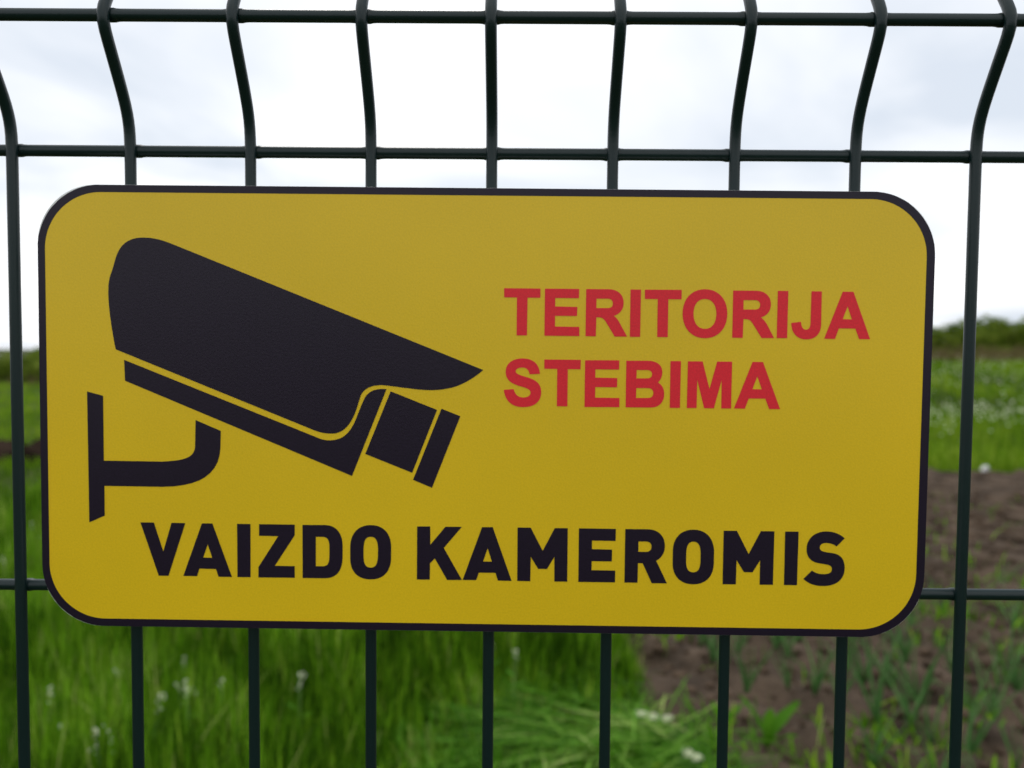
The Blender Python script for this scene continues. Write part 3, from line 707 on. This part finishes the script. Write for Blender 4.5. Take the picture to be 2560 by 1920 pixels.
# ------------------------------------------------------------------ white flowers
def flower_mesh(seed, n, spread, hgt):
    r = np.random.default_rng(seed)
    p = np.stack([r.normal(0, spread, n), r.normal(0, spread, n), r.uniform(0, hgt, n)], -1)
    V = cv[None] * r.uniform(0.0017, 0.0038, n)[:, None, None] + p[:, None]
    T = (cf[None] + (np.arange(n) * len(cv))[:, None, None]).reshape(-1, 3)
    return mesh_np('flower_head', V.reshape(-1, 3), [], T, M_PETAL)
def leafy_mesh(seed):
    r = random.Random(seed); V, F = [], []
    for i in range(8):
        z = 0.05 + i * 0.025; a = i * 2.4; L = 0.045
        u = Vector((math.cos(a), math.sin(a), 0.35)); w_ = Vector((-math.sin(a), math.cos(a), 0)) * 0.012
        p = Vector((0, 0, z)); b0 = len(V)
        V += [p, p + u * L * .5 + w_, p + u * L, p + u * L * .5 - w_]; F.append((b0, b0 + 1, b0 + 2, b0 + 3))
    return mesh_from('leaves', V, F, M_DOCK, False, tint=[0.4] * len(V))
heads = [flower_mesh(1, 12, 0.006, 0.06), flower_mesh(2, 9, 0.006, 0.04), flower_mesh(3, 16, 0.008, 0.07)]
V, F = tube([(0, 0, -0.02), (0.006, 0.004, 0.15), (0, 0, 0.3)], [0.0028, 0.0022, 0.0016], 5)
stem_mesh = mesh_from('stem', V, F, M_STEM, True)
lm = leafy_mesh(2)
def weed(x, y, top, k, label, group):
    e = bpy.data.objects.new('flowering_weed', None); COL.objects.link(e)
    e.location = (x, y, float(ground_z(x, y)) - 0.01); sc = top / 0.32
    e.scale = (sc, sc, sc); e.rotation_euler = (rnd.uniform(-.12, .12), rnd.uniform(-.12, .12), rnd.uniform(0, 6))
    tag(e, label, 'wildflower', group)
    link('stem', stem_mesh, e); link('foliage', lm, e)
    hd = link('flower_head', heads[k % 3], e); hd.location.z = 0.28
G = 'white wildflowers in the tall grass'
def row_of(spots, top, text):
    spots = sorted(spots, key=lambda s_: s_[0] / (s_[1] + 0.378))
    for i, (x, y) in enumerate(spots):
        weed(x, y, top * rnd.uniform(0.88, 1.1), i, text % ORD[i], G)
row_of([(-1.12, 2.65), (-0.98, 2.33), (-0.96, 2.3), (-1.08, 2.07), (-1.24, 2.11), (-1.07, 2.19), (-1.3, 2.6), (-0.91, 2.41), (-1.08, 1.95), (-0.68, 2.42), (-1.05, 2.5), (-1.42, 2.3)], 0.31,
       'small white flower spike in the lower left grass, %s of those there')
row_of([(-0.05, 2.88), (-0.01, 2.69)], 0.31, 'small white flower spike in the grass under the middle of the sign, %s')
row_of([(-2.97, 5.14), (-2.72, 4.73), (-2.57, 4.16)], 0.3, 'white flower head in the grass left of the sign, %s of three')

# white clover heads tangled in the heap of cut grass
ch = flower_mesh(9, 120, 0.011, 0.022)
V, F = tube([(0, 0, -0.11), (0.01, 0, -0.05), (0, 0, 0.004)], [0.002, 0.002, 0.002], 5)
cs = mesh_from('stem', V, F, M_STEM, True)
for i, (x, y) in enumerate([(0.42, 2.52), (0.455, 2.5), (0.50, 2.49), (0.52, 2.24), (0.54, 2.21)]):
    e = bpy.data.objects.new('clover_flower', None); COL.objects.link(e)
    e.location = (x, y, float(ground_z(x, y)) + 0.17); e.rotation_euler = (rnd.uniform(-.3, .3), rnd.uniform(-.3, .3), 0)
    e.scale = (0.65, 0.65, 0.65)
    tag(e, 'white clover head in the cut grass, %s of the five' % ORD[i], 'wildflower', 'white clover heads in the cut grass')
    link('flower_head', ch, e); link('stem', cs, e)

# crumpled white scrap at the far edge of the bed
bm = bmesh.new(); bmesh.ops.create_icosphere(bm, subdivisions=2, radius=0.055)
for v in bm.verts:
    v.co *= rnd.uniform(0.55, 1.15); v.co.z *= 0.75
me = bpy.data.meshes.new('paper_scrap'); bm.to_mesh(me); bm.free(); me.materials.append(M_PAPER)
o = link('paper_scrap', me); o.location = (5.05, 9.35, float(ground_z(5.05, 9.35)) + 0.17)
tag(o, 'crumpled white scrap at the far edge of the tilled soil', 'litter')
